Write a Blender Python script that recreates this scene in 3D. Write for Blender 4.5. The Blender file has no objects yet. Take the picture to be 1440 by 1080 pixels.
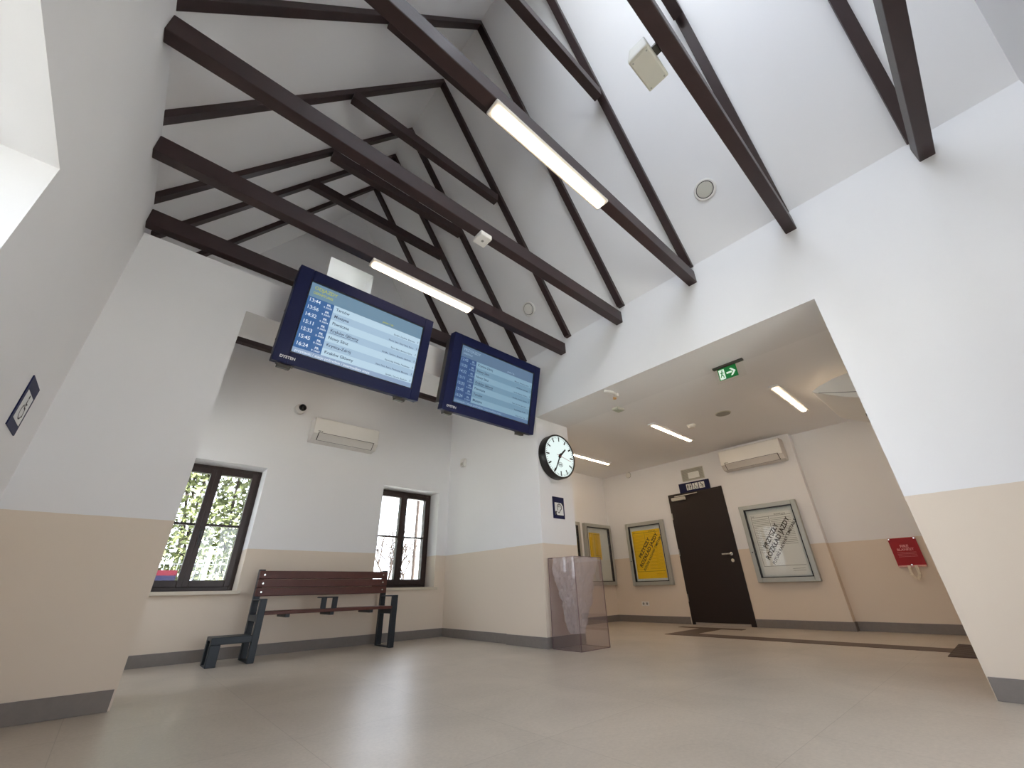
import bpy, bmesh, math, random
from mathutils import Matrix, Vector, Euler
PI = math.pi
random.seed(7)
SC = bpy.context.scene
COL = SC.collection

# ------------------------------------------------------------------ camera
cam_d = bpy.data.cameras.new('camera'); cam = bpy.data.objects.new('camera', cam_d); COL.objects.link(cam)
cam_d.sensor_fit = 'HORIZONTAL'; cam_d.sensor_width = 36.0; cam_d.lens = 14.1776
cam_d.clip_start = 0.02; cam_d.clip_end = 200
_r, _u, _b = (0.749811, -0.661287, -0.021952), (-0.284894, -0.352621, 0.891344), (-0.597175, -0.662086, -0.452796)
cam.matrix_world = Matrix(((_r[0], _u[0], _b[0], 0), (_r[1], _u[1], _b[1], 0), (_r[2], _u[2], _b[2], 0.58), (0, 0, 0, 1)))
SC.camera = cam

# ------------------------------------------------------------------ world, sun, exposure
SKY = 5.7
SUN = 44.0
LED = 15.0
w = bpy.data.worlds.new('sky'); SC.world = w; w.use_nodes = True
bg = w.node_tree.nodes['Background']; bg.inputs[0].default_value = (0.83, 0.88, 1.0, 1); bg.inputs[1].default_value = SKY
sd = bpy.data.lights.new('sun', 'SUN'); sd.energy = SUN; sd.angle = 0.01; sd.color = (1.0, 0.99, 0.98)
sun = bpy.data.objects.new('sun', sd); COL.objects.link(sun)
sun.rotation_euler = Vector((-0.85, 0.5, -0.95)).to_track_quat('-Z', 'Y').to_euler(); sun.location = (12, -6, 14)
SC.view_settings.view_transform = 'Standard'; SC.view_settings.look = 'None'
SC.view_settings.exposure = 0.38; SC.view_settings.gamma = 1.0; SC.view_settings.use_curve_mapping = False
SC.cycles.max_bounces = 14; SC.cycles.diffuse_bounces = 10; SC.cycles.transparent_max_bounces = 24
SC.cycles.sample_clamp_indirect = 8.0
SC.cycles.caustics_reflective = False; SC.cycles.caustics_refractive = False

def portal(loc, direction, sx, sy):
    l = bpy.data.lights.new('window_portal', 'AREA'); l.shape = 'RECTANGLE'; l.size = sx; l.size_y = sy
    l.cycles.is_portal = True
    o = bpy.data.objects.new('window_portal', l); COL.objects.link(o); o.location = loc
    o.rotation_euler = Vector(direction).to_track_quat('-Z', 'Z' if abs(direction[2]) < .9 else 'Y').to_euler()

# ------------------------------------------------------------------ materials
def lin(c):
    r = []
    for v in c[:3]:
        v = v / 255.0
        r.append(v / 12.92 if v <= 0.04045 else ((v + 0.055) / 1.055) ** 2.4)
    return (r[0], r[1], r[2], 1.0)

def mat(name, rgb, rough=0.5, metal=0.0, noise=0.06, nscale=12.0, bump=0.0, bscale=80.0, emit=0.0, spec=0.5):
    m = bpy.data.materials.new(name); m.use_nodes = True
    nt = m.node_tree; N = nt.nodes; L = nt.links; p = N['Principled BSDF']
    p.inputs['Roughness'].default_value = rough; p.inputs['Metallic'].default_value = metal
    p.inputs['Specular IOR Level'].default_value = spec
    c = lin(rgb)
    tc = N.new('ShaderNodeTexCoord')
    if noise > 0:
        nz = N.new('ShaderNodeTexNoise'); nz.inputs['Scale'].default_value = nscale; nz.inputs['Detail'].default_value = 5
        L.new(tc.outputs['Object'], nz.inputs['Vector'])
        mx = N.new('ShaderNodeMix'); mx.data_type = 'RGBA'
        mx.inputs['A'].default_value = tuple(v * (1 - noise) for v in c[:3]) + (1,)
        mx.inputs['B'].default_value = tuple(min(1, v * (1 + noise)) for v in c[:3]) + (1,)
        L.new(nz.outputs['Fac'], mx.inputs['Factor']); L.new(mx.outputs['Result'], p.inputs['Base Color'])
    else:
        p.inputs['Base Color'].default_value = c
    if bump > 0:
        n2 = N.new('ShaderNodeTexNoise'); n2.inputs['Scale'].default_value = bscale; n2.inputs['Detail'].default_value = 6
        L.new(tc.outputs['Object'], n2.inputs['Vector'])
        b = N.new('ShaderNodeBump'); b.inputs['Strength'].default_value = bump; b.inputs['Distance'].default_value = 0.004
        L.new(n2.outputs['Fac'], b.inputs['Height']); L.new(b.outputs['Normal'], p.inputs['Normal'])
    if emit > 0:
        p.inputs['Emission Color'].default_value = c; p.inputs['Emission Strength'].default_value = emit
    return m

def emit_mat(name, rgb, s):
    """a surface that gives off light (lamp diffuser, lit screen)"""
    m = bpy.data.materials.new(name); m.use_nodes = True
    p = m.node_tree.nodes['Principled BSDF']; p.inputs['Base Color'].default_value = (0.02, 0.02, 0.02, 1)
    p.inputs['Roughness'].default_value = 0.35
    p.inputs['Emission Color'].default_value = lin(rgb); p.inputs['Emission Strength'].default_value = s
    return m

def glass_mat(name, tint=(1, 1, 1), gloss=0.06, film=0.0, film_rgb=(200, 195, 195), rough=0.02, strength=0.8):
    """thin clear pane: mostly see-through, a little mirror, optionally a milky film"""
    m = bpy.data.materials.new(name); m.use_nodes = True
    nt = m.node_tree; N = nt.nodes; L = nt.links; out = N['Material Output']; N.remove(N['Principled BSDF'])
    t = N.new('ShaderNodeBsdfTransparent'); t.inputs[0].default_value = (*tint, 1)
    g = N.new('ShaderNodeBsdfGlossy'); g.inputs['Roughness'].default_value = rough
    f = N.new('ShaderNodeFresnel'); f.inputs['IOR'].default_value = 1.3
    mul = N.new('ShaderNodeMath'); mul.operation = 'MULTIPLY_ADD'; mul.inputs[1].default_value = strength; mul.inputs[2].default_value = gloss * 0.3
    L.new(f.outputs[0], mul.inputs[0])
    a = N.new('ShaderNodeMixShader'); L.new(mul.outputs[0], a.inputs[0]); L.new(t.outputs[0], a.inputs[1]); L.new(g.outputs[0], a.inputs[2])
    last = a
    if film > 0:
        d = N.new('ShaderNodeBsdfDiffuse'); d.inputs[0].default_value = lin(film_rgb)
        tr = N.new('ShaderNodeBsdfTranslucent'); tr.inputs[0].default_value = lin(film_rgb)
        dm = N.new('ShaderNodeMixShader'); dm.inputs[0].default_value = 0.4
        L.new(d.outputs[0], dm.inputs[1]); L.new(tr.outputs[0], dm.inputs[2])
        b = N.new('ShaderNodeMixShader'); b.inputs[0].default_value = film
        L.new(last.outputs[0], b.inputs[1]); L.new(dm.outputs[0], b.inputs[2]); last = b
    L.new(last.outputs[0], out.inputs['Surface'])
    return m

def wall_mat():
    """white plaster with a beige painted dado below 1.055 m"""
    m = bpy.data.materials.new('painted_plaster'); m.use_nodes = True
    nt = m.node_tree; N = nt.nodes; L = nt.links; p = N['Principled BSDF']
    p.inputs['Roughness'].default_value = 0.75; p.inputs['Specular IOR Level'].default_value = 0.25
    geo = N.new('ShaderNodeNewGeometry'); sep = N.new('ShaderNodeSeparateXYZ'); L.new(geo.outputs['Position'], sep.inputs[0])
    wob = N.new('ShaderNodeTexNoise'); wob.inputs['Scale'].default_value = 6; L.new(geo.outputs['Position'], wob.inputs['Vector'])
    ad = N.new('ShaderNodeMath'); ad.operation = 'MULTIPLY_ADD'; ad.inputs[1].default_value = 0.006
    L.new(wob.outputs['Fac'], ad.inputs[0]); L.new(sep.outputs['Z'], ad.inputs[2])
    gt = N.new('ShaderNodeMath'); gt.operation = 'GREATER_THAN'; gt.inputs[1].default_value = 1.058
    L.new(ad.outputs[0], gt.inputs[0])
    nz = N.new('ShaderNodeTexNoise'); nz.inputs['Scale'].default_value = 1.7; nz.inputs['Detail'].default_value = 4
    L.new(geo.outputs['Position'], nz.inputs['Vector'])
    def pair(c):
        mx = N.new('ShaderNodeMix'); mx.data_type = 'RGBA'; c = lin(c)
        mx.inputs['A'].default_value = tuple(v * .975 for v in c[:3]) + (1,); mx.inputs['B'].default_value = tuple(min(1, v * 1.02) for v in c[:3]) + (1,)
        L.new(nz.outputs['Fac'], mx.inputs['Factor']); return mx
    bei, whi = pair(BEIGE), pair(WHITE)
    mx = N.new('ShaderNodeMix'); mx.data_type = 'RGBA'
    L.new(gt.outputs[0], mx.inputs['Factor']); L.new(bei.outputs['Result'], mx.inputs['A']); L.new(whi.outputs['Result'], mx.inputs['B'])
    L.new(mx.outputs['Result'], p.inputs['Base Color'])
    n2 = N.new('ShaderNodeTexNoise'); n2.inputs['Scale'].default_value = 90; n2.inputs['Detail'].default_value = 5
    L.new(geo.outputs['Position'], n2.inputs['Vector'])
    b = N.new('ShaderNodeBump'); b.inputs['Strength'].default_value = 0.06; b.inputs['Distance'].default_value = 0.003
    L.new(n2.outputs['Fac'], b.inputs['Height']); L.new(b.outputs['Normal'], p.inputs['Normal'])
    return m

def floor_mat():
    m = bpy.data.materials.new('stoneware_floor'); m.use_nodes = True
    nt = m.node_tree; N = nt.nodes; L = nt.links; p = N['Principled BSDF']
    p.inputs['Roughness'].default_value = 0.36; p.inputs['Specular IOR Level'].default_value = 0.42
    geo = N.new('ShaderNodeTexCoord')
    br = N.new('ShaderNodeTexBrick'); br.offset = 0.0; br.squash = 1.0
    br.inputs['Scale'].default_value = 1.0; br.inputs['Brick Width'].default_value = 0.8; br.inputs['Row Height'].default_value = 0.8
    br.inputs['Mortar Size'].default_value = 0.0018; br.inputs['Mortar Smooth'].default_value = 0.3
    br.inputs['Color1'].default_value = lin((184, 174, 161)); br.inputs['Color2'].default_value = lin((188, 178, 165)); br.inputs['Mortar'].default_value = lin((166, 156, 144))
    L.new(geo.outputs['Object'], br.inputs['Vector'])
    nz = N.new('ShaderNodeTexNoise'); nz.inputs['Scale'].default_value = 55; nz.inputs['Detail'].default_value = 8; nz.inputs['Roughness'].default_value = .7
    L.new(geo.outputs['Object'], nz.inputs['Vector'])
    n3 = N.new('ShaderNodeTexNoise'); n3.inputs['Scale'].default_value = 1.6; n3.inputs['Detail'].default_value = 7; n3.inputs['Roughness'].default_value = .62; n3.inputs['Distortion'].default_value = .8
    L.new(geo.outputs['Object'], n3.inputs['Vector'])
    ad = N.new('ShaderNodeMath'); ad.operation = 'ADD'; L.new(nz.outputs['Fac'], ad.inputs[0]); L.new(n3.outputs['Fac'], ad.inputs[1])
    rp = N.new('ShaderNodeMapRange'); rp.inputs['From Min'].default_value = 0.6; rp.inputs['From Max'].default_value = 1.4
    rp.inputs['To Min'].default_value = 0.80; rp.inputs['To Max'].default_value = 1.16; L.new(ad.outputs[0], rp.inputs['Value'])
    mu = N.new('ShaderNodeMix'); mu.data_type = 'RGBA'; mu.blend_type = 'MULTIPLY'; mu.inputs['Factor'].default_value = 1
    L.new(br.outputs['Color'], mu.inputs['A']); L.new(rp.outputs['Result'], mu.inputs['B'])
    L.new(mu.outputs['Result'], p.inputs['Base Color'])
    return m

WHITE = (235, 235, 236); BEIGE = (224, 211, 195)
M = {}
M['wall'] = wall_mat()
M['floor'] = floor_mat()
M['ceil'] = mat('white_ceiling_paint', (239, 239, 240), 0.8, noise=.02, nscale=1.5, bump=.04)
M['skirt'] = mat('grey_skirting_tile', (124, 117, 112), 0.5, noise=.12, nscale=25)
M['wood'] = mat('dark_brown_timber', (50, 33, 32), 0.42, noise=.25, nscale=9, bump=.12, bscale=30)
M['winframe'] = mat('brown_window_frame', (46, 28, 24), 0.4, noise=.15)
M['sill'] = mat('cream_stone_sill', (206, 196, 178), 0.35, noise=.08)
M['glass'] = glass_mat('window_glass', (0.97, 0.98, 0.97))
M['caseglass'] = glass_mat('display_glass', (0.985, 0.99, 0.985), gloss=.02, strength=.25)
M['plexi'] = glass_mat('clear_plastic_sheet', (0.98, 0.968, 0.972), gloss=.05, film=.045, film_rgb=(205, 188, 192), strength=.35)
M['bag'] = glass_mat('crinkled_plastic_film', (1, 1, 1), gloss=.3, film=.40, film_rgb=(244, 238, 238), rough=.25)
M['plexiedge'] = mat('dark_plastic_edge', (96, 72, 80), 0.3)
M['navy'] = mat('navy_blue_metal', (15, 24, 68), 0.5, noise=.08, spec=.25)
M['black'] = mat('black_plastic', (18, 18, 19), 0.4)
M['bezel'] = mat('screen_gasket', (8, 9, 18), 0.3)
M['grey'] = mat('grey_metal', (128, 128, 124), 0.45, metal=.4)
M['darkgrey'] = mat('dark_grey_bracket', (74, 72, 66), 0.45, metal=.3)
M['alu'] = mat('silver_aluminium', (178, 180, 174), 0.42, metal=.45, noise=.04)
M['caseback'] = mat('case_back_panel', (226, 230, 226), 0.6, noise=.03)
M['chrome'] = mat('brushed_steel', (205, 205, 200), 0.25, metal=.9)
M['white'] = mat('white_plastic', (232, 230, 225), 0.35, noise=.02)
M['casing'] = mat('shade_grey_plastic', (212, 208, 203), 0.4, noise=.02)  # white plastic greyed, shading put into the colour
M['offwhite'] = mat('cream_plastic', (196, 194, 182), 0.4, noise=.03)
M['slot'] = mat('shadow_gap_plastic', (70, 66, 64), 0.6)
M['door'] = mat('dark_brown_door', (28, 15, 13), 0.48, noise=.15, nscale=6)
M['benchwood'] = mat('red_brown_slat', (86, 42, 32), 0.45, noise=.25, nscale=18, bump=.1)
M['benchsteel'] = mat('anthracite_steel', (38, 45, 52), 0.42, metal=.2)
M['red'] = mat('red_fabric', (160, 8, 20), 0.55, noise=.12, bump=.1)
M['strap'] = mat('cream_webbing', (222, 210, 190), 0.8, noise=.1)
M['tactile'] = mat('dark_brown_tactile', (92, 76, 66), 0.6, noise=.15)
M['matgrid'] = mat('dark_ribbed_mat', (66, 52, 46), 0.8, noise=.2)
M['yellow'] = mat('yellow_paper', (252, 206, 26), 0.7, noise=.05)
M['paper'] = mat('white_paper', (240, 241, 237), 0.7, noise=.03)
M['ink'] = mat('dark_ink', (52, 42, 30), 0.8, noise=0)
M['greyink'] = mat('grey_print', (146, 146, 140), 0.8, noise=0)
M['signwhite'] = mat('sign_white', (232, 234, 232), 0.5, noise=0)
M['signblack'] = mat('sign_black', (16, 16, 22), 0.5, noise=0)
M['green'] = mat('exit_green', (0, 118, 52), 0.4, noise=.03, emit=0.12)
M['exitwhite'] = mat('exit_white', (225, 245, 230), 0.4, noise=0, emit=0.25)
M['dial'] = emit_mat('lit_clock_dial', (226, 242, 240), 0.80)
M['handred'] = mat('red_second_hand', (150, 40, 35), 0.5, noise=0)
M['led'] = emit_mat('lit_led_diffuser', (255, 230, 198), 6.0)
M['ledbay'] = emit_mat('lit_led_strip', (255, 224, 188), LED * 2.3)
M['ledhouse'] = mat('white_lamp_housing', (226, 222, 214), 0.4, noise=0)
M['sdark'] = emit_mat('screen_time_blue', (38, 92, 150), 0.76)
M['slight'] = emit_mat('screen_row_light', (186, 214, 232), 0.72)
M['sband'] = emit_mat('screen_row_band', (164, 192, 216), 0.72)
M['shead'] = emit_mat('screen_header', (104, 138, 162), 0.72)
M['sfoot'] = emit_mat('screen_ticker', (140, 164, 196), 0.68)
M['tdark'] = emit_mat('screen_time_blue_dim', (38, 78, 132), 0.65)  # dim set: fall-off from the viewing angle put into the screen colours
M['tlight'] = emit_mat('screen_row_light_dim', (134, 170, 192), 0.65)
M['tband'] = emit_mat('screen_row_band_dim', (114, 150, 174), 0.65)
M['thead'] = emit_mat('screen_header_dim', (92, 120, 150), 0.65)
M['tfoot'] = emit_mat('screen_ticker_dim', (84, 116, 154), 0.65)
M['glyphw'] = emit_mat('screen_white_letters', (226, 236, 246), 0.72)
M['glyphd'] = emit_mat('screen_dark_letters', (40, 62, 92), 0.68)
M['glyphy'] = emit_mat('screen_yellow_letters', (176, 184, 84), 0.68)
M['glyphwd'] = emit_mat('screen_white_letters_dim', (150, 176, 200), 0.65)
M['leaf'] = mat('hedge_leaf', (98, 106, 64), 0.6, noise=.5, nscale=3)
M['bark'] = mat('bare_bark', (52, 42, 36), 0.9, noise=.3)
M['ground'] = mat('pale_gravel', (186, 184, 178), 0.9, noise=.2, nscale=2)
M['wire'] = mat('pale_fence_wire', (205, 215, 220), 0.5)
M['board_red'] = mat('board_red', (120, 20, 44), 0.5)
M['board_blue'] = mat('board_blue', (24, 28, 70), 0.5)
M['lens'] = mat('smoked_lens', (10, 10, 11), 0.12, noise=0)

# ------------------------------------------------------------------ mesh builder
class MB:
    def __init__(s): s.v = []; s.f = []; s.mi = []; s.cur = 0
    def add(s, vs, fs, mtx=None):
        b = len(s.v)
        s.v += [tuple(mtx @ Vector(p)) if mtx else tuple(p) for p in vs]
        s.f += [tuple(i + b for i in f) for f in fs]; s.mi += [s.cur] * len(fs); return s
    def box(s, x0, x1, y0, y1, z0, z1, mtx=None):
        vs = [(x0, y0, z0), (x1, y0, z0), (x1, y1, z0), (x0, y1, z0), (x0, y0, z1), (x1, y0, z1), (x1, y1, z1), (x0, y1, z1)]
        return s.add(vs, [(0, 3, 2, 1), (4, 5, 6, 7), (0, 1, 5, 4), (1, 2, 6, 5), (2, 3, 7, 6), (3, 0, 4, 7)], mtx)
    def prism(s, poly, axis, d0, d1, mtx=None):
        """poly in the other two axes (x,y,z order), extruded along axis"""
        def put(a, b, d):
            return (d, a, b) if axis == 'x' else ((a, d, b) if axis == 'y' else (a, b, d))
        n = len(poly)
        vs = [put(a, b, d0) for a, b in poly] + [put(a, b, d1) for a, b in poly]
        fs = [tuple(range(n)), tuple(range(2 * n - 1, n - 1, -1))] + [(i, i + n, (i + 1) % n + n, (i + 1) % n) for i in range(n)]
        return s.add(vs, fs, mtx)
    def cyl(s, c, axis, r, h, n=32, r2=None):
        """cylinder / cone starting at c, growing by h along axis vector"""
        a = Vector(axis).normalized(); t = a.orthogonal().normalized(); u = a.cross(t); c = Vector(c); r2 = r if r2 is None else r2
        vs = []
        for k, (rr, hh) in enumerate(((r, 0), (r2, h))):
            for i in range(n):
                q = 2 * PI * i / n; vs.append(tuple(c + a * hh + (t * math.cos(q) + u * math.sin(q)) * rr))
        fs = [tuple(range(n - 1, -1, -1)), tuple(range(n, 2 * n))] + [(i, (i + 1) % n, (i + 1) % n + n, i + n) for i in range(n)]
        return s.add(vs, fs)
    def lathe(s, c, axis, prof, n=40):
        """prof: (radius, offset along axis) list"""
        a = Vector(axis).normalized(); t = a.orthogonal().normalized(); u = a.cross(t); c = Vector(c); vs = []; fs = []
        for rr, hh in prof:
            for i in range(n):
                q = 2 * PI * i / n; vs.append(tuple(c + a * hh + (t * math.cos(q) + u * math.sin(q)) * max(rr, 1e-4)))
        for k in range(len(prof) - 1):
            for i in range(n):
                fs.append((k * n + i, k * n + (i + 1) % n, (k + 1) * n + (i + 1) % n, (k + 1) * n + i))
        fs.append(tuple(range(n - 1, -1, -1))); fs.append(tuple((len(prof) - 1) * n + i for i in range(n)))
        return s.add(vs, fs)
    def ring(s, c, axis, ri, ro, h, n=48):
        return s.lathe_open(c, axis, [(ri, 0), (ro, 0), (ro, h), (ri, h), (ri, 0)], n)
    def lathe_open(s, c, axis, prof, n=48):
        a = Vector(axis).normalized(); t = a.orthogonal().normalized(); u = a.cross(t); c = Vector(c); vs = []; fs = []
        for rr, hh in prof:
            for i in range(n):
                q = 2 * PI * i / n; vs.append(tuple(c + a * hh + (t * math.cos(q) + u * math.sin(q)) * rr))
        for k in range(len(prof) - 1):
            for i in range(n):
                fs.append((k * n + i, k * n + (i + 1) % n, (k + 1) * n + (i + 1) % n, (k + 1) * n + i))
        return s.add(vs, fs)
    def tube(s, pts, r, n=8):
        for p, q in zip(pts, pts[1:]):
            p = Vector(p); q = Vector(q); d = q - p
            if d.length > 1e-6: s.cyl(p, d, r, d.length, n)
        return s
    def bar(s, p, q, wy, wz):
        """square bar from p to q in the XZ plane sense: wy = size along y, wz = size across"""
        p = Vector(p); q = Vector(q); d = (q - p); L = d.length; d.normalize()
        up = Vector((0, 1, 0)) if abs(d.y) < .9 else Vector((1, 0, 0)); sd_ = d.cross(up).normalized(); up = sd_.cross(d).normalized()
        m = Matrix(((d.x, up.x, sd_.x, p.x), (d.y, up.y, sd_.y, p.y), (d.z, up.z, sd_.z, p.z), (0, 0, 0, 1)))
        return s.box(0, L, -wy / 2, wy / 2, -wz / 2, wz / 2, m)
    def text(s, body, size, x, z, y=0.0, align='LEFT', rot=0.0, depth=0.0, bold=0.0, sp=1.0):
        """lettering lying in the local XZ plane, read from -y"""
        cu = bpy.data.curves.new('t', 'FONT'); cu.body = body; cu.size = size; cu.align_x = align; cu.extrude = depth; cu.offset = bold; cu.space_character = sp; cu.resolution_u = 3
        o = bpy.data.objects.new('t', cu); COL.objects.link(o); bpy.context.view_layer.update()
        me = bpy.data.meshes.new_from_object(o)
        mtx = Matrix.Translation((x, y, z)) @ Matrix.Rotation(rot, 4, 'Y') @ Matrix.Rotation(PI / 2, 4, 'X')
        s.add([v.co for v in me.vertices], [tuple(p.vertices) for p in me.polygons], mtx)
        bpy.data.objects.remove(o); bpy.data.curves.remove(cu); bpy.data.meshes.remove(me); return s
    def build(s, name, m, parent=None, bevel=0.0, smooth=False, seg=2, recalc=True):
        me = bpy.data.meshes.new(name); me.from_pydata(s.v, [], s.f)
        ms = m if isinstance(m, (list, tuple)) else [m]
        for x in ms: me.materials.append(x)
        for p, i in zip(me.polygons, s.mi): p.material_index = i
        if recalc:
            b = bmesh.new(); b.from_mesh(me); bmesh.ops.recalc_face_normals(b, faces=b.faces[:]); b.to_mesh(me); b.free()
        o = bpy.data.objects.new(name, me); COL.objects.link(o)
        if parent: o.parent = parent
        if smooth:
            for p in me.polygons: p.use_smooth = True
            md = o.modifiers.new('edge_split', 'EDGE_SPLIT'); md.split_angle = math.radians(35)
        if bevel > 0:
            md = o.modifiers.new('bevel', 'BEVEL'); md.width = bevel; md.segments = seg; md.limit_method = 'ANGLE'; md.angle_limit = math.radians(40)
        return o

def thing(name, label, cat, loc=(0, 0, 0), rotz=0.0, group=None, rot=None):
    o = bpy.data.objects.new(name, None); COL.objects.link(o); o.empty_display_size = 0.1
    o.location = loc; o.rotation_euler = rot if rot else (0, 0, rotz)
    o['label'] = label; o['category'] = cat
    if group: o['group'] = group
    return o
def tag(o, label, cat, group=None):
    o['label'] = label; o['category'] = cat
    if group: o['group'] = group
    return o
def struct(o, label=None):
    o['kind'] = 'structure'
    if label: o['label'] = label
    return o
def sthing(name, loc=(0, 0, 0), rotz=0.0, label=None):
    o = bpy.data.objects.new(name, None); COL.objects.link(o); o.location = loc; o.rotation_euler = (0, 0, rotz); o['kind'] = 'structure'
    if label: o['label'] = label
    return o
def dup(root, loc=None, rotz=None, label=None):
    r = root.copy(); COL.objects.link(r)
    if loc is not None: r.location = loc
    if rotz is not None: r.rotation_euler = (0, 0, rotz)
    if label: r['label'] = label
    for ch in list(root.children):
        c = ch.copy(); COL.objects.link(c); c.parent = r
        for g in list(ch.children):
            d = g.copy(); COL.objects.link(d); d.parent = c
    return r
FACE_MX = -PI / 2      # local -y looks towards world -x (things on the far wall of the side hall)
FACE_PX = PI / 2       # local -y looks towards world +x (things on the left wall)

# ------------------------------------------------------------------ dimensions
XL, XR, XW = -0.64, 3.65, 4.28          # left wall face, right wall face, its far face
Y0, Y1, Y1B, Y2 = -1.2, 3.75, 4.25, 5.70  # near gable, header front, header back, window wall
XD, XP, XREC = 7.25, 7.22, 7.35         # door wall, pilaster, recessed wall of the side hall
ZB = 2.655                              # flat ceiling of the side hall
RX, RZ = 1.42, 6.90                     # ridge
def roof_r(x): return 3.60 + (XR - x) / (XR - RX) * (RZ - 3.60)
def roof_l(x): return 3.69 + (x + .672) / (RX + .672) * (RZ - 3.69)

# ------------------------------------------------------------------ shell
struct(MB().box(-1.14, 7.6, -1.5, 6.2, -0.2, 0).build('floor', M['floor']), 'beige grey stoneware tile floor')
# left wall with a window niche and two added window openings
NY0, NY1, NZ0, NZ1 = 0.75, 1.968, 0.80, 2.122
MY0, MY1 = -0.95, 0.25
BY0, BY1 = 4.40, 5.55
b = MB()
xo = XL - .5
for (ya, yb, za, zb_) in ((Y0, MY0, 0, 3.14), (MY1, NY0, 0, 3.14), (NY1, BY0, 0, 3.14), (BY1, 6.2, 0, 3.14), (BY0, BY1, 0, .55), (BY0, BY1, 2.25, 3.14), (MY0, MY1, 0, NZ0), (NY0, NY1, 0, NZ0), (MY0, MY1, NZ1, 3.14), (NY0, NY1, NZ1, 3.14)):
    b.box(xo, XL, ya, yb, za, zb_)
b.prism([(xo, 3.14), (XL, 3.14), (XL, 3.19), (XL - .014, 3.235), (XL - .03, 3.26), (XL - .03, 3.56), (xo, 3.56)], 'y', Y0, 6.2)
struct(b.build('wall_left', M['wall']), 'white left wall with deep window niche')
# near gable wall (behind the camera)
b = MB()
ED = (1.10, 2.70, 2.30)                # unseen glazed entrance added behind the camera for daylight
b.box(xo, ED[0], Y0 - .3, Y0, 0, 3.6); b.box(ED[1], XR, Y0 - .3, Y0, 0, 3.6); b.box(ED[0], ED[1], Y0 - .3, Y0, ED[2], 3.6)
b.prism([(XL - .1, 3.6), (XR, 3.6), (RX, RZ), (XL - .1, roof_l(XL - .1))], 'y', Y0 - .3, Y0)
struct(b.build('wall_near', M['wall']))
# header wall with the left pier
b = MB()
b.box(XL, 0.187, Y1, Y1B, 0, 3.255); b.box(0.187, XR, Y1, Y1B, 2.86, 3.255)
struct(b.build('wall_middle', M['wall']), 'white cross wall with wide opening to the bench bay')
# right wall with opening to the side hall
b = MB()
b.box(XR, XW, Y0 - .3, 0.305, 0, 3.62); b.box(XR, XW, 0.305, 3.58, ZB, 3.62); b.box(XR, XW, 3.58, Y1B, 0, 3.62)
b.box(XR + .035, XW, Y1B, 6.2, 0, 3.62)
struct(b.build('wall_right', M['wall']), 'white right wall with wide opening to the side hall')
# window wall at the back
W1 = (0.067, 1.017, 0.63, 1.985); W2 = (2.556, 3.507, 0.63, 1.985); GW = (1.152, 1.890, 4.75, 5.59)
b = MB()
ya, yb = Y2, 6.2
b.box(XL, W1[0], ya, yb, 0, 3.6); b.box(W1[1], W2[0], ya, yb, 0, 3.6); b.box(W2[1], XR + .1, ya, yb, 0, 3.6)
for Wn in (W1, W2):
    b.box(Wn[0], Wn[1], ya, yb, 0, Wn[2]); b.box(Wn[0], Wn[1], ya, yb, Wn[3], 3.6)
b.prism([(XL - .1, 3.6), (GW[0], 3.6), (GW[0], roof_l(GW[0]))], 'y', ya, 6.45)
b.prism([(GW[1], 3.6), (XR, 3.6), (GW[1], roof_r(GW[1]))], 'y', ya, 6.45)
b.box(GW[0], GW[1], ya, yb, 3.6, GW[2])
b.prism([(GW[0], GW[3]), (GW[1], GW[3]), (GW[1], roof_r(GW[1])), (RX, RZ), (GW[0], roof_l(GW[0]))], 'y', ya, 6.45)
struct(b.build('wall_back', M['wall']), 'white back gable wall with two brown windows')
# roof slopes
b = MB(); b.prism([(RX, RZ), (XR + .02, roof_r(XR + .02)), (XW, 3.62), (XW, 3.95), (RX, RZ + .3)], 'y', Y0 - .3, 6.45)
struct(b.build('ceiling_right', M['ceil']), 'white right roof slope')
SK = (-0.50, 1.30, -1.15, 0.90)         # unseen skylight added in the left slope to brighten the right one (x0, x1, y0, y1), above and behind the camera
def lprof(xa, xb):
    up = lambda x: 3.9 + (x - xo) / (RX - xo) * (RZ + .3 - 3.9)
    return [(xb, roof_l(xb)), (xb, up(xb)), (xa, up(xa)), (xa, roof_l(xa))]
b = MB(); xe = XL - .12
b.prism([(xo, 3.54), (xe, 3.54), (xe, roof_l(xe)), (SK[0], roof_l(SK[0])), lprof(SK[0], RX)[2], (xo, 3.9)], 'y', Y0 - .3, 6.45)
b.prism(lprof(SK[1], RX), 'y', Y0 - .3, 6.45)
b.prism(lprof(SK[0], SK[1]), 'y', Y0 - .3, SK[2]); b.prism(lprof(SK[0], SK[1]), 'y', SK[3], 6.45)
struct(b.build('ceiling_left', M['ceil']), 'white left roof slope')
# side hall
struct(MB().box(XW, 7.75, -0.3, 5.6, ZB, ZB + .2).build('ceiling', M['ceil']), 'flat white ceiling of the side hall')
b = MB(); b.box(XD, 7.75, 2.83, 5.6, 0, ZB); b.box(XP, 7.75, 1.60, 2.83, 0, ZB); b.box(XREC, 7.75, -0.3, 1.60, 0, ZB)
struct(b.build('wall_far', M['wall']), 'far wall of the side hall with brown door')
struct(MB().box(XW, XD, 5.2, 5.6, 0, ZB).build('wall_side_hall_left', M['wall']))
struct(MB().box(XW, XREC, -0.3, 0.10, 0, ZB).build('wall_side_hall_right', M['wall']))

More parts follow.
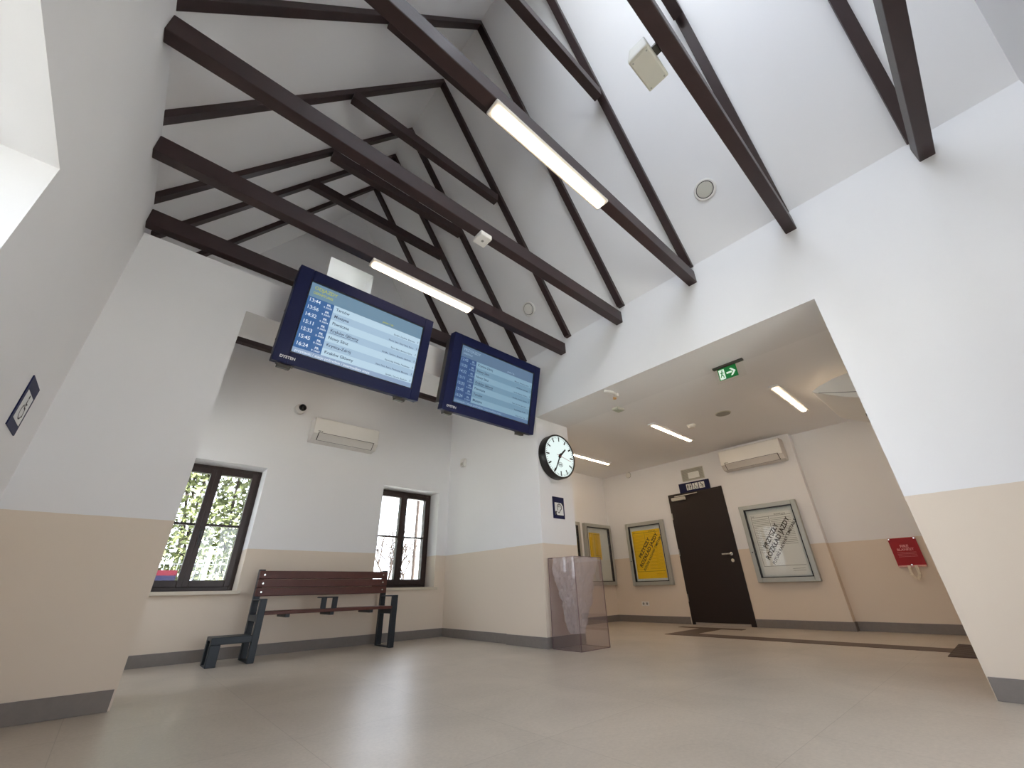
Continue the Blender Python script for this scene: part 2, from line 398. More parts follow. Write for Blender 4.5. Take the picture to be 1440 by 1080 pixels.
# skirting tiles
BZ, BT = 0.105, 0.012
def base(name, *boxes):
    b = MB()
    for q in boxes: b.box(q[0], q[1], q[2], q[3], 0, BZ)
    return struct(b.build(name, M['skirt'], bevel=.002), 'grey tile skirting')
base('baseboard_left', (XL, XL + BT, Y0, Y1 - BT), (XL, XL + BT, Y1B, Y2))
base('baseboard_pier', (XL, 0.175, Y1 - BT, Y1))
base('baseboard_back', (XL, XR + .035, Y2 - BT, Y2))
base('baseboard_right', (XR - BT, XR, Y0, 0.30), (XR - BT, XR, 3.58 - BT, Y1B), (XR, XW, 3.58 - BT, 3.58), (XR + .035 - BT, XR + .035, Y1B, Y2 - BT))
base('baseboard_far', (XD - BT, XD, 3.80, 5.2), (XD - BT, XD, 2.83, 2.77), (XP - BT, XP, 1.60 - BT, 2.775), (XP, XREC, 1.60 - BT, 1.60), (XREC - BT, XREC, .10, 1.60 - BT))
base('baseboard_side_hall_left', (XW, XD - BT, 5.2 - BT, 5.2))

# ------------------------------------------------------------------ windows
def casement(name, x0, x1, z0, z1, y, label):
    """two-leaf brown window standing in the plane y, local coordinates = world"""
    t = sthing(name, ((x0 + x1) / 2, y, z0), 0, label); hw = (x1 - x0) / 2; H = z1 - z0; fr = .052
    b = MB(); b.box(-hw, -hw + fr, -.03, .06, 0, H); b.box(hw - fr, hw, -.03, .06, 0, H); b.box(-hw + fr, hw - fr, -.03, .06, 0, fr); b.box(-hw + fr, hw - fr, -.03, .06, H - fr, H)
    b.build('window_frame', M['winframe'], t, bevel=.004)
    for s in (-1, 1):
        a0, a1 = (-hw + fr - .012, .006) if s < 0 else (-.006, hw - fr + .012)
        sw = .058
        b = MB(); zt = H - fr + .012; zb0 = fr - .012
        yy0, yy1 = (-.05, .03) if s > 0 else (-.046, .03)
        b.box(a0, a0 + sw, yy0, yy1, zb0, zt); b.box(a1 - sw, a1, yy0, yy1, zb0, zt); b.box(a0 + sw, a1 - sw, yy0, yy1, zb0, zb0 + sw + .01); b.box(a0 + sw, a1 - sw, yy0, yy1, zt - sw, zt)
        zm = zb0 + (zt - zb0) * .505
        b.box(a0 + sw, a1 - sw, -.035, .02, zm - .012, zm + .012)
        sh = b.build('sash', M['winframe'], t, bevel=.005)
        MB().box(a0 + sw - .005, a1 - sw + .005, -.006, .006, zb0 + sw, zt - sw + .005).build('pane', M['glass'], sh)
        if s > 0:
            h = MB(); h.box(a0 + .012, a0 + .036, -.062, -.05, H * .40, H * .47); h.box(a0 + .016, a0 + .032, -.09, -.062, H * .43, H * .445); h.box(a0 + .016, a0 + .032, -.098, -.086, H * .34, H * .445)
            h.build('handle', M['black'], sh, bevel=.003)
    return t
casement('window_1', W1[0], W1[1], W1[2], W1[3], 5.99, 'brown two leaf window at left above the bench step, hedge outside')
casement('window_2', W2[0], W2[1], W2[2], W2[3], 5.99, 'brown two leaf window right of the bench, white sky outside')
for k, Wn in enumerate((W1, W2)):
    b = MB(); b.box(Wn[0] - (0.02), Wn[1] + .035, Y2 - .04, Y2 + .0, Wn[2] - .035, Wn[2]); b.box(Wn[0], Wn[1], Y2, 5.95, Wn[2] - .005, Wn[2])
    struct(b.build('trim_%d' % (k + 1), M['sill'], bevel=.004), 'cream window sill')
def plain_window(name, c, rotz, wd, ht):
    t = sthing(name, c, rotz); hw = wd / 2
    b = MB(); f = .06
    b.box(-hw, -hw + f, -.03, .03, 0, ht); b.box(hw - f, hw, -.03, .03, 0, ht); b.box(-hw + f, hw - f, -.03, .03, 0, f); b.box(-hw + f, hw - f, -.03, .03, ht - f, ht); b.box(-.04, .04, -.03, .03, f, ht - f)
    b.build('window_frame', M['winframe'], t, bevel=.004)
    MB().box(-hw + f, hw - f, -.004, .004, f, ht - f).build('pane', M['glass'], t)
plain_window('window_3', ((GW[0] + GW[1]) / 2, 6.36, GW[2]), 0, GW[1] - GW[0], GW[3] - GW[2])
plain_window('window_4', (XL - .44, (NY0 + NY1) / 2, NZ0), PI / 2, NY1 - NY0, NZ1 - NZ0)
plain_window('added_window_5', (XL - .44, (MY0 + MY1) / 2, NZ0), PI / 2, MY1 - MY0, NZ1 - NZ0)  # unseen window, added for more daylight
portal((XL - .5, (NY0 + NY1) / 2, (NZ0 + NZ1) / 2), (1, 0, 0), 1.2, 1.4)
plain_window('added_window_6', (XL - .3, (BY0 + BY1) / 2, .55), PI / 2, BY1 - BY0, 1.70)  # unseen window, added to brighten the back bay
portal((XL - .5, (BY0 + BY1) / 2, 1.40), (1, 0, 0), 1.15, 1.7)
portal((XL - .5, (MY0 + MY1) / 2, (NZ0 + NZ1) / 2), (1, 0, 0), 1.2, 1.4)
SL = (RZ - 3.69) / (RX + .672); skm = Vector(((SK[0] + SK[1]) / 2, (SK[2] + SK[3]) / 2, 0)); skm.z = roof_l(skm.x)
skn = Vector((SL, 0, -1)).normalized(); skl = (SK[1] - SK[0]) * math.sqrt(1 + SL * SL)
t = sthing('added_skylight', skm - skn * .2); t.rotation_euler = (-skn).to_track_quat('Z', 'Y').to_euler()  # added skylight, an extra daylight source out of view
# local z = outwards, local y runs along the ridge direction
hy, hx = skl / 2, (SK[3] - SK[2]) / 2
t.rotation_euler = Matrix(((math.cos(math.atan(SL)), 0, -math.sin(math.atan(SL))), (0, 1, 0), (math.sin(math.atan(SL)), 0, math.cos(math.atan(SL))))).to_euler()
b = MB(); f = .06
b.box(-hy, -hy + f, -hx, hx, -.03, .03); b.box(hy - f, hy, -hx, hx, -.03, .03); b.box(-hy + f, hy - f, -hx, -hx + f, -.03, .03); b.box(-hy + f, hy - f, hx - f, hx, -.03, .03)
b.build('window_frame', M['white'], t, bevel=.004)
MB().box(-hy + f, hy - f, -hx + f, hx - f, -.004, .004).build('pane', M['glass'], t)
portal(skm - skn * .3, skn, hx * 2, skl)
portal(((W1[0] + W1[1]) / 2, 6.2, 1.3), (0, -1, 0), .95, 1.36)
portal(((W2[0] + W2[1]) / 2, 6.2, 1.3), (0, -1, 0), .95, 1.36)
portal(((GW[0] + GW[1]) / 2, 6.45, 5.17), (0, -1, 0), .74, .84)
portal(((ED[0] + ED[1]) / 2, Y0 - .3, 1.15), (0, 1, 0), 1.6, 2.3)
t = sthing('added_glass_door', ((ED[0] + ED[1]) / 2, Y0 - .2, 0), PI)  # assumed glass doors, added to let in daylight
hw = (ED[1] - ED[0]) / 2
for k in range(3):
    a0 = -hw + k * 2 * hw / 3; a1 = a0 + 2 * hw / 3; b = MB(); f = .06
    b.box(a0, a0 + f, -.03, .03, 0, ED[2]); b.box(a1 - f, a1, -.03, .03, 0, ED[2]); b.box(a0 + f, a1 - f, -.03, .03, 0, f); b.box(a0 + f, a1 - f, -.03, .03, ED[2] - f, ED[2])
    fr_ = b.build('door_frame', M['winframe'], t, bevel=.004)
    MB().box(a0 + f, a1 - f, -.005, .005, f, ED[2] - f).build('pane', M['glass'], fr_)

# ------------------------------------------------------------------ roof trusses
def truss(label, ry, tie_y=None, collar=5.20, xe0=.42, xe1=2.38):
    """rafter pair with near face at y=ry, collar tie, optional tie beam with near face at tie_y"""
    yb_ = tie_y if tie_y is not None else ry
    t = thing('roof_truss', label, 'roof beam', (RX, yb_, 3.38), 0, 'dark roof trusses')
    dx, dy, dz = -RX, -yb_, -3.38; mt = Matrix.Translation((dx, dy, dz)); dv = .10
    if tie_y is not None:
        MB().box(XL - .03, XR, tie_y, tie_y + .09, 3.38, 3.535, mt).build('tie_beam', M['wood'], t, bevel=.006)
    sr = (RZ - 3.60) / (XR - RX)
    MB().prism([(XR, 3.60), (RX, RZ), (RX, RZ - dv), (XR - (dv - .012) / sr, 3.588), (XR, 3.588)], 'y', ry, ry + .08, mt).build('rafter', M['wood'], t, bevel=.004)
    sl = (RZ - 3.69) / (RX + .672); xw = XL - .05
    MB().prism([(xw, roof_l(xw)), (RX, RZ), (RX, RZ - dv), (xw, roof_l(xw) - dv)], 'y', ry, ry + .08, mt).build('rafter', M['wood'], t, bevel=.004)
    MB().box(xe0, xe1, ry - .004, ry + .084, collar, collar + .13, mt).build('collar_tie', M['wood'], t, bevel=.004)
    return t
truss('nearest dark truss at top right, tie beam ending left of the corner', -.69, -.70)
truss('dark truss whose tie beam holds the grey box loudspeaker', .21, .21)
truss('dark truss whose tie beam carries the nearer, larger lit lamp', 1.12, 1.13)
truss('dark truss whose tie beam carries the small white detector box', 1.98, 2.046)
truss('dark truss whose tie beam carries the farther lit lamp, above the display boards', 2.83, 2.95)
truss('dark truss whose tie beam sits just above the cross wall ledge, behind the left board', 3.70, 3.77, 5.30, .50, 2.39)
truss('dark rafter pair crossing the far end, its tie beam hidden behind the cross wall', 4.25, 4.66, 5.28, .42, 2.42)
truss('farthest dark truss near the back gable, tie beam seen under the opening', 4.96, 5.33, 5.28, .42, 2.42)

# ------------------------------------------------------------------ lamps on the beams
def beam_lamp(yc, label):
    t = thing('linear_lamp', label, 'lamp', (1.53, yc, 3.38), 0, 'lit lamps under the tie beams')
    MB().box(-.585, .585, -.06, .06, -.028, 0).build('lamp_housing', M['ledhouse'], t, bevel=.012)
    MB().box(-.56, .56, -.036, .036, -.052, -.026).build('diffuser', M['led'], t, bevel=.02, seg=3)
    return t
beam_lamp(1.18, 'bright lit linear lamp under the nearer tie beam, the larger in view')
beam_lamp(2.995, 'lit linear lamp under the tie beam behind, above the display boards')

beam_lamp(4.705, 'lit linear lamp under the tie beam hidden behind the cross wall')

def ceiling_lamp(x, y, label):
    t = thing('linear_lamp', label, 'lamp', (x, y, ZB), 0, 'linear ceiling lamps of the side hall')
    MB().box(-.60, .60, -.055, .055, -.022, 0).build('lamp_housing', M['ceil'], t, bevel=.006)
    MB().box(-.555, .555, -.020, .020, -.030, -.02).build('diffuser', M['ledbay'], t, bevel=.004)
    return t
ceiling_lamp(5.75, 1.12, 'slim lit ceiling lamp beside the exit sign, nearest the wedge shaped air conditioner')
ceiling_lamp(5.71, 2.715, 'slim lit ceiling lamp midway, left of the small smoke detector')
ceiling_lamp(5.78, 4.37, 'slim lit ceiling lamp partly behind the wall clock')

# ------------------------------------------------------------------ departure boards
def board(x0, label, rows, times, head, light, via):
    wd, ht, th = 1.385, .925, .10
    tilt = math.atan2(.2, .90)
    t = thing('display_board', label, 'display board', (x0, 3.50, 2.345), 0, 'hanging train display boards', rot=(tilt, 0, 0))
    # local: x right, z up, front face y=0 and body behind it; tilted so that the top leans to the viewer
    fx0, fx1, fz0, fz1 = .118, wd - .098, .108, ht - .105
    b = MB(); b.box(0, fx0, 0, th, 0, ht); b.box(fx1, wd, 0, th, 0, ht); b.box(fx0, fx1, 0, th, 0, fz0); b.box(fx0, fx1, 0, th, fz1, ht); b.box(fx0, fx1, .03, th, fz0, fz1)
    b.build('housing', M['navy'], t, bevel=.006)
    g = MB(); e = .008
    g.box(fx0, fx0 + e, .002, .022, fz0, fz1); g.box(fx1 - e, fx1, .002, .022, fz0, fz1); g.box(fx0 + e, fx1 - e, .002, .022, fz0, fz0 + e); g.box(fx0 + e, fx1 - e, .002, .022, fz1 - e, fz1)
    g.build('gasket', M['bezel'], t)
    sx0, sx1, sz0, sz1 = fx0 + e, fx1 - e, fz0 + e, fz1 - e; W = sx1 - sx0; H = sz1 - sz0
    s = MB(); y = .018
    def q(i, xa, xb, za, zb_):
        s.cur = i; s.add([(sx0 + xa * W, y, sz0 + za * H), (sx0 + xb * W, y, sz0 + za * H), (sx0 + xb * W, y, sz0 + zb_ * H), (sx0 + xa * W, y, sz0 + zb_ * H)], [(0, 1, 2, 3)])
    zf, zh, cx = .075, .80, .205; n = 7; rh = (zh - zf) / n
    q(4, 0, 1, 0, zf); q(3, 0, 1, zh, 1); q(0, 0, cx, zf, zh)
    for i in range(n): q(1 if i % 2 == 0 else 2, cx, 1, zh - (i + 1) * rh, zh - i * rh)
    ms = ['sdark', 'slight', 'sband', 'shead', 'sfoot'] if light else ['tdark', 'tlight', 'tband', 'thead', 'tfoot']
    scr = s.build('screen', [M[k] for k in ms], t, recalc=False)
    yt = y - .0015
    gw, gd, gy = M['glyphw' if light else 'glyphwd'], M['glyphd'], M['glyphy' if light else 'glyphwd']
    def put(name, m, *args, **kw): return MB().text(*args, **kw).build(name, m, scr, recalc=False)
    for i in range(n):
        zz = sz0 + (zh - (i + 1) * rh) * H
        put('time_text', gw, times[i], .049, sx0 + .012 * W, zz + .026, yt, bold=.0003, sp=.95)
        b = MB(); b.text('PR', .030, sx0 + .165 * W, zz + .036, yt, 'CENTER', bold=.0008); b.text('R 336%d' % (50 + 2 * i), .022, sx0 + .162 * W, zz + .011, yt, 'CENTER', bold=.0004); b.build('train_number', gw, scr, recalc=False)
        b = MB(); b.text(rows[i], .040, sx0 + (cx + .02) * W, zz + .026, yt, bold=.0006)
        if i == 3: b.box(sx0 + (cx + .02) * W, sx0 + (cx + .25) * W, yt - .0004, yt, zz + .012, zz + .016)
        b.build('destination_text', gd, scr, recalc=False)
        put('via_text', gd, via[i], .023, sx1 - .05 * W, zz + .008, yt, 'RIGHT', bold=.0003); put('platform_text', gd, '1', .03, sx1 - .025 * W, zz + .014, yt, bold=.0008)
    put('ticker_text', gw, 'przystanki / stacje pośrednie / intermediate stops', .034, sx0 + .02 * W, sz0 + .016, yt, bold=.0004)
    ha, hb = head
    put('heading_text', gy, ha, .046, sx0 + .03 * W, sz0 + .915 * H, yt, bold=.001); put('heading_text', gy, hb, .03, sx0 + .03 * W, sz0 + .85 * H, yt, bold=.0008)
    put('heading_text', gy, 'przez / via', .028, sx0 + .62 * W, sz0 + .83 * H, yt, bold=.0008)
    MB().text('DYSTEN', .034, .05, .04, -.0015, bold=.0012).build('maker_lettering', M['signwhite'], t, recalc=False)
    for xx in (.05, wd - .24):
        f = MB(); f.box(xx, xx + .14, .045, .115, -.006, .0); f.box(xx + .01, xx + .115, .05, .11, -.034, -.006)
        f.build('loudspeaker_foot', M['darkgrey'], t, bevel=.004)
    k = MB(); k.box(.004, .05, th, th + .075, .09, ht - .06); k.box(.05, wd - .05, th, th + .02, .3, .36); k.box(.05, wd - .05, th, th + .02, .62, .68); k.box(wd - .05, wd - .004, th, th + .075, .09, ht - .06)
    for z in (.22, .5, .74): k.cyl((.004, th + .045, z), (-1, 0, 0), .010, .004, 12)
    k.build('back_rail', M['darkgrey'], t)
    # arm reaching back to the cross wall
    inv = Matrix.Rotation(-tilt, 4, 'X')
    for xx in (.35, wd - .35):
        p = inv @ Vector((xx, .25, .62)); q_ = Vector((xx, th, p.z - .03))
        MB().bar(tuple(q_), tuple(p), .06, .06).build('wall_arm', M['darkgrey'], t)
    return t
board(.445, 'left navy blue departures screen board, brighter and nearer the bench', ['Tarnów', 'Muszyna', 'Piwniczna', 'Kraków Główny', 'Nowy Sącz', 'Krynica-Zdrój', 'Kraków Główny'],
      ['13:44', '13:56', '14:32', '15:11', '15:33', '15:45', '16:24'], ('ODJAZDY', 'DEPARTURES'), True,
      ['Stróże, Grybów, Bobowa', 'Nowy Sącz, Stary Sącz, Rytro', 'Stary Sącz, Barcice, Rytro', 'Stróże, Tarnów, Brzesko, Bochnia', 'Kamionka Wielka, Ptaszkowa', 'Stary Sącz, Rytro, Piwniczna, Muszyna', 'Stróże, Tarnów, Bochnia'])
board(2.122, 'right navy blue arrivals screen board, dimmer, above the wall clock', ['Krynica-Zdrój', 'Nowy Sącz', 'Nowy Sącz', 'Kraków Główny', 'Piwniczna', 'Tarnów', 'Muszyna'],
      ['12:43', '13:33', '14:32', '15:11', '15:33', '15:45', '16:24'], ('PRZYJAZDY', 'ARRIVALS'), False,
      ['Muszyna, Piwniczna, Rytro', 'Ptaszkowa, Kamionka', 'Stróże, Bobowa, Grybów', 'Bochnia, Brzesko, Tarnów', 'Rytro, Barcice, Stary Sącz', 'Bogoniowice, Stróże', 'Rytro, Stary Sącz'])

# ------------------------------------------------------------------ wall clock
def clock():
    t = thing('wall_clock', 'big round black rimmed station clock on white pier', 'clock', (3.955, 3.58, 2.14))
    A = (0, -1, 0); R_ = .298
    MB().lathe((0, 0, 0), A, [(R_ - .02, 0), (R_, .006), (R_, .105), (R_ - .006, .118), (R_ - .02, .118), (R_ - .024, .108), (.001, .108)], 72).build('case', M['black'], t, smooth=True)
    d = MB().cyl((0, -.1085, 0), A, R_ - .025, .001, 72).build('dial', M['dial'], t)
    k = MB(); yf = -.1115
    for i in range(60):
        a = PI / 2 - 2 * PI * i / 60; big = i % 5 == 0
        r1 = .264; r0 = .200 if big else .242; wd = .020 if big else .006
        c, s = math.cos(a), math.sin(a); px, pz = -s * wd / 2, c * wd / 2
        k.add([(c * r0 + px, yf, s * r0 + pz), (c * r1 + px, yf, s * r1 + pz), (c * r1 - px, yf, s * r1 - pz), (c * r0 - px, yf, s * r0 - pz)], [(0, 1, 2, 3)])
    k.build('dial_marks', M['signblack'], t); k = MB()
    for i in range(24):
        a0, a1 = 2 * PI * i / 24, 2 * PI * (i + 1) / 24
        ri, ro = (.036, .028), (.043, .034)
        k.add([(.0 + r[0] * math.cos(a), yf, -.115 + r[1] * math.sin(a)) for r, a in ((ri, a0), (ri, a1), (ro, a1), (ro, a0))], [(0, 1, 2, 3)])
    for i in range(4): k.box(-.026 + i * .014, -.017 + i * .014, yf, yf + .0005, -.128, -.102)
    k.build('maker_mark', M['signblack'], t)
    def hand(name, frac, r0, r1, wd, y, m):
        a = PI / 2 - 2 * PI * frac; c, s = math.cos(a), math.sin(a)
        h = MB(); px, pz = -s * wd / 2, c * wd / 2
        h.add([(c * r0 + px, y, s * r0 + pz), (c * r1 + px * .7, y, s * r1 + pz * .7), (c * r1 - px * .7, y, s * r1 - pz * .7), (c * r0 - px, y, s * r0 - pz)] +
              [(c * r0 + px, y + .002, s * r0 + pz), (c * r1 + px * .7, y + .002, s * r1 + pz * .7), (c * r1 - px * .7, y + .002, s * r1 - pz * .7), (c * r0 - px, y + .002, s * r0 - pz)],
              [(0, 1, 2, 3), (7, 6, 5, 4), (0, 4, 5, 1), (1, 5, 6, 2), (2, 6, 7, 3), (3, 7, 4, 0)])
        h.cyl((0, y + .001, 0), A, wd * .9, .003, 20); h.build(name, m, t)
    hand('hour_hand', (1 + 34.6 / 60) / 12, -.035, .16, .030, -.114, M['signblack'])
    hand('minute_hand', 34.6 / 60, -.045, .24, .022, -.117, M['signblack'])
    hand('second_hand', 17 / 60, -.06, .215, .006, -.120, M['handred'])
clock()

# ------------------------------------------------------------------ pictogram signs
def plate(b, w_, h_, t_=.006): b.box(-w_ / 2, w_ / 2, -t_, 0, -h_ / 2, h_ / 2)
def disc(b, x, z, r, y, n=20): b.add([(x + r * math.cos(2 * PI * i / n), y, z + r * math.sin(2 * PI * i / n)) for i in range(n)], [tuple(range(n))])
def arc(b, x, z, r0, r1, a0, a1, y, n=18):
    for i in range(n):
        p, q_ = a0 + (a1 - a0) * i / n, a0 + (a1 - a0) * (i + 1) / n
        b.add([(x + r * math.cos(a), y, z + r * math.sin(a)) for r, a in ((r0, p), (r0, q_), (r1, q_), (r1, p))], [(0, 1, 2, 3)])
def seg(b, x0, z0, x1, z1, wd, y):
    d = Vector((x1 - x0, z1 - z0)); L = d.length; d /= L; n = Vector((-d.y, d.x)) * wd / 2
    b.add([(x0 + n.x, y, z0 + n.y), (x1 + n.x, y, z1 + n.y), (x1 - n.x, y, z1 - n.y), (x0 - n.x, y, z0 - n.y)], [(0, 1, 2, 3)])
def poly(b, pts, y): b.add([(x, y, z) for x, z in pts], [tuple(range(len(pts)))])

t = thing('induction_loop_sign', 'navy blue sign with an ear symbol on the pier below the clock', 'sign', (3.975, 3.58, 1.49))
b = MB(); plate(b, .212, .268); b.build('plate', M['navy'], t, bevel=.001)
f = MB().box(-.073, .083, -.0075, -.006, -.09, .062).build('white_field', M['signwhite'], t)
k = MB(); y = -.0085
arc(k, .01, .005, .036, .046, -.5, PI * 1.02, y); arc(k, .008, .004, .016, .025, -.2, PI, y); seg(k, -.030, .0, -.024, -.035, .01, y); seg(k, .046, -.01, .012, -.045, .01, y); arc(k, -.006, -.045, .013, .022, -PI, .2, y)
poly(k, [(.083, .062), (.083, .02), (.045, .062)], y); poly(k, [(-.073, -.09), (-.035, -.09), (-.073, -.045)], y); disc(k, -.055, -.055, .012, y)
k.build('symbol', M['signblack'], f, recalc=False)

t = thing('wheelchair_sign', 'navy blue pictogram sign on left wall near the cross wall', 'sign', (XL, 3.195, 1.51), FACE_PX)
b = MB(); plate(b, .23, .275); b.build('plate', M['navy'], t, bevel=.001)
f = MB().box(-.083, .083, -.0075, -.006, -.09, .066).build('white_field', M['signwhite'], t)
k = MB()
disc(k, -.005, .048, .011, y); seg(k, -.005, .034, .0, -.008, .013, y); seg(k, 0, .012, .03, .012, .009, y); seg(k, 0, -.008, .032, -.012, .012, y); seg(k, .03, -.012, .045, -.055, .012, y)
arc(k, -.002, -.035, .032, .041, PI * .62, PI * 1.9, y)
k.build('symbol', M['signblack'], f, recalc=False)

t = thing('toilet_sign', 'navy blue toilet pictogram sign above the brown door', 'sign', (XD, 3.25, 2.135), FACE_MX)
b = MB(); plate(b, .55, .165, .03); b.build('plate', M['navy'], t, bevel=.001)
for i, x in enumerate((-.085, .03, .145)):
    f = MB().box(x - .05, x + .05, -.0315, -.03, -.05, .055).build('white_field', M['signwhite'], t)
    k = MB(); y2 = -.0325
    if i == 0:
        for xx in (-.024, .024):
            disc(k, x + xx, .036, .009, y2); k.box(x + xx - .011, x + xx + .011, y2, y2 + .0003, -.005, .024); k.box(x + xx - .009, x + xx - .002, y2, y2 + .0003, -.044, -.005); k.box(x + xx + .002, x + xx + .009, y2, y2 + .0003, -.044, -.005)
        k.box(x - .0015, x + .0015, y2, y2 + .0003, -.045, .05)
    elif i == 1:
        disc(k, x - .01, .04, .009, y2); seg(k, x - .01, .03, x - .006, -.002, .01, y2); seg(k, x - .006, -.002, x + .02, -.004, .009, y2); seg(k, x + .02, -.004, x + .03, -.034, .009, y2); arc(k, x - .006, -.018, .018, .025, PI * .6, PI * 1.9, y2)
    else:
        disc(k, x - .014, .034, .010, y2); seg(k, x - .008, .02, x + .016, -.006, .014, y2); seg(k, x - .03, -.014, x + .03, -.02, .008, y2); seg(k, x + .016, -.006, x + .034, .012, .008, y2); seg(k, x + .0, -.03, x + .03, -.036, .008, y2)
    k.build('symbol', M['signblack'], f, recalc=False)

t = thing('exit_sign', 'green emergency exit sign hanging from the side hall ceiling', 'sign', (4.20, 1.245, ZB), FACE_MX)
MB().box(-.155, .155, -.02, .02, -.022, 0).build('ceiling_rail', M['darkgrey'], t, bevel=.003)
MB().box(-.145, .145, -.004, .004, -.19, -.02).build('clear_panel', M['caseglass'], t)
g = MB().box(-.115, .075, -.006, -.0045, -.165, -.032).build('green_plate', M['green'], t)
k = MB(); y3 = -.007
k.box(-.105, -.048, y3, y3 + .0004, -.158, -.045)
k.box(-.032, .022, y3, y3 + .0004, -.112, -.092); poly(k, [(.005, -.06), (.025, -.06), (.062, -.102), (.025, -.144), (.005, -.144), (.036, -.102)], y3)
k.build('door_and_arrow', M['exitwhite'], g, recalc=False)
r = MB(); y4 = -.0080
disc(r, -.070, -.062, .007, y4); seg(r, -.073, -.072, -.080, -.105, .012, y4); seg(r, -.080, -.105, -.064, -.122, .009, y4); seg(r, -.064, -.122, -.066, -.145, .008, y4); seg(r, -.081, -.105, -.094, -.132, .009, y4); seg(r, -.074, -.076, -.058, -.092, .007, y4); seg(r, -.076, -.078, -.094, -.088, .007, y4)
r.build('running_figure', M['green'], g, recalc=False)

# ------------------------------------------------------------------ air conditioners
def split_ac(name, label, loc, rotz, wd, ht, dp):
    t = thing(name, label, 'air conditioner', loc, rotz, 'white wall air conditioners')
    h = wd / 2
    prof = [(0, 0), (0, ht), (-dp + .02, ht), (-dp, ht - .03), (-dp, .085), (-dp + .06, .012), (-.03, 0)]
    MB().prism(prof, 'x', -h, h).build('casing', M['casing'], t, bevel=.008)  # greyer than the front panel to stand in for shading
    MB().box(-h + .006, h - .006, -dp - .006, -dp + .002, .082, ht - .012).build('front_panel', M['white'], t, bevel=.005)
    a = math.atan2(.073, .06)
    m = Matrix.Translation((0, -dp + .03, .0475)) @ Matrix.Rotation(-a, 4, 'X')
    MB().box(-h + .075, h - .075, -.062, .045, -.010, -.002, m).build('air_flap', M['casing'], t, bevel=.003)  # flap carries the same painted-in shade
    s = MB(); s.box(-h + .065, h - .065, -.066, .05, -.005, -.0005, m); s.build('flap_gap', M['slot'], t)
    s = MB(); s.box(-h + .06, -h + .095, -dp - .0068, -dp - .006, .11, .122); s.box(-h + .102, -h + .117, -dp - .0068, -dp - .006, .11, .122); s.build('maker_mark', M['greyink'], t)
    return t
split_ac('air_conditioner', 'white wall air conditioner on the back wall above the bench', (1.845, Y2, 2.40), 0, .90, .31, .21)
split_ac('air_conditioner', 'white wall air conditioner on the far wall right of the brown door', (XP, 2.165, 2.245), FACE_MX, .93, .33, .20)

t = thing('ceiling_air_conditioner', 'white wedge shaped air conditioner by the right opening edge, partly hidden', 'air conditioner', (5.05, .10, 2.18))
prof = [(0, .0), (0, .32), (.30, .32), (.46, .30), (.60, .262), (.675, .226), (.655, .205), (.42, .07), (.25, .0)]
MB().prism(prof, 'x', 0, 1.15).build('casing', M['white'], t, bevel=.006)
MB().prism([(.30, .085), (.62, .188), (.62, .192), (.30, .09)], 'x', -.002, .002).build('panel_seam', M['slot'], t)
MB().cyl((.6, .36, .03), (0, 0, -1), .02, .03, 12).build('drain_socket', M['black'], t)
MB().box(.2, .9, .05, .25, .32, ZB - 2.18).build('ceiling_bracket', M['ceil'], t)

# ------------------------------------------------------------------ door
t = sthing('door_1', (XD, 3.278, 0), FACE_MX, 'dark brown door in far wall under the toilet sign')
W_ = .497
b = MB(); b.box(-W_, -W_ + .05, -.02, .06, 0, 2.06); b.box(W_ - .05, W_, -.045, .06, 0, 2.06); b.box(-W_ + .05, W_ - .05, -.02, .06, 2.0, 2.06)
b.build('door_frame', M['door'], t, bevel=.003)
lf = MB().box(-W_ + .02, W_ - .045, -.045, -.005, .035, 2.03).build('door_leaf', M['door'], t, bevel=.003)
MB().box(W_ - .075, W_ - .02, -.04, .0, .0, .035).build('door_foot', M['door'], t)
h = MB(); h.cyl((W_ - .105, -.045, 1.0), (0, -1, 0), .026, .008, 20); h.cyl((W_ - .105, -.05, 1.0), (0, -1, 0), .01, .045, 12); h.box(W_ - .235, W_ - .098, -.1, -.085, .99, 1.012)
h.build('door_handle', M['chrome'], lf, bevel=.003)
MB().cyl((W_ - .105, -.045, .905), (0, -1, 0), .026, .008, 20).build('lock_rose', M['chrome'], lf)
for z in (.33, 1.02, 1.62):
    MB().cyl((-W_ + .03, -.055, z), (0, 0, 1), .009, .11, 10).build('hinge', M['chrome'], t)
MB().box(-W_ + .09, -W_ + .34, -.1, -.045, 1.93, 1.985).build('door_closer', M['offwhite'], lf, bevel=.006)
MB().bar((-W_ + .16, -.085, 2.0), (-W_ + .58, -.075, 2.012), .02, .014).build('closer_arm', M['chrome'], lf)

# ------------------------------------------------------------------ vent grille, socket, small devices
t = thing('vent_grille', 'louvred white vent grille in wall above the toilet sign', 'vent', (XD, 3.235, 2.25), FACE_MX)
MB().box(-.205, .205, -.002, .0, 0, .21).build('dark_opening', M['greyink'], t)
b = MB()
b.box(-.205, .205, -.012, 0, 0, .012); b.box(-.205, .205, -.012, 0, .198, .21); b.box(-.205, -.195, -.012, 0, 0, .21); b.box(.195, .205, -.012, 0, 0, .21)
for i in range(11): b.box(-.195, .195, -.012, -.003, .018 + i * .0165, .026 + i * .0165)
b.build('louvres', M['offwhite'], t)
MB().box(-.08, .12, -.018, -.012, .03, .14).build('cover_sheet', M['paper'], t)

t = thing('wall_socket', 'white double power socket low on wall left of the brown door', 'socket', (XD, 4.598, .255), FACE_MX)
MB().box(-.075, .075, -.012, 0, 0, .072).build('plate', M['white'], t, bevel=.004)
for x in (-.036, .036): MB().cyl((x, -.0125, .036), (0, -1, 0), .02, .001, 16).build('outlet', M['greyink'], t)

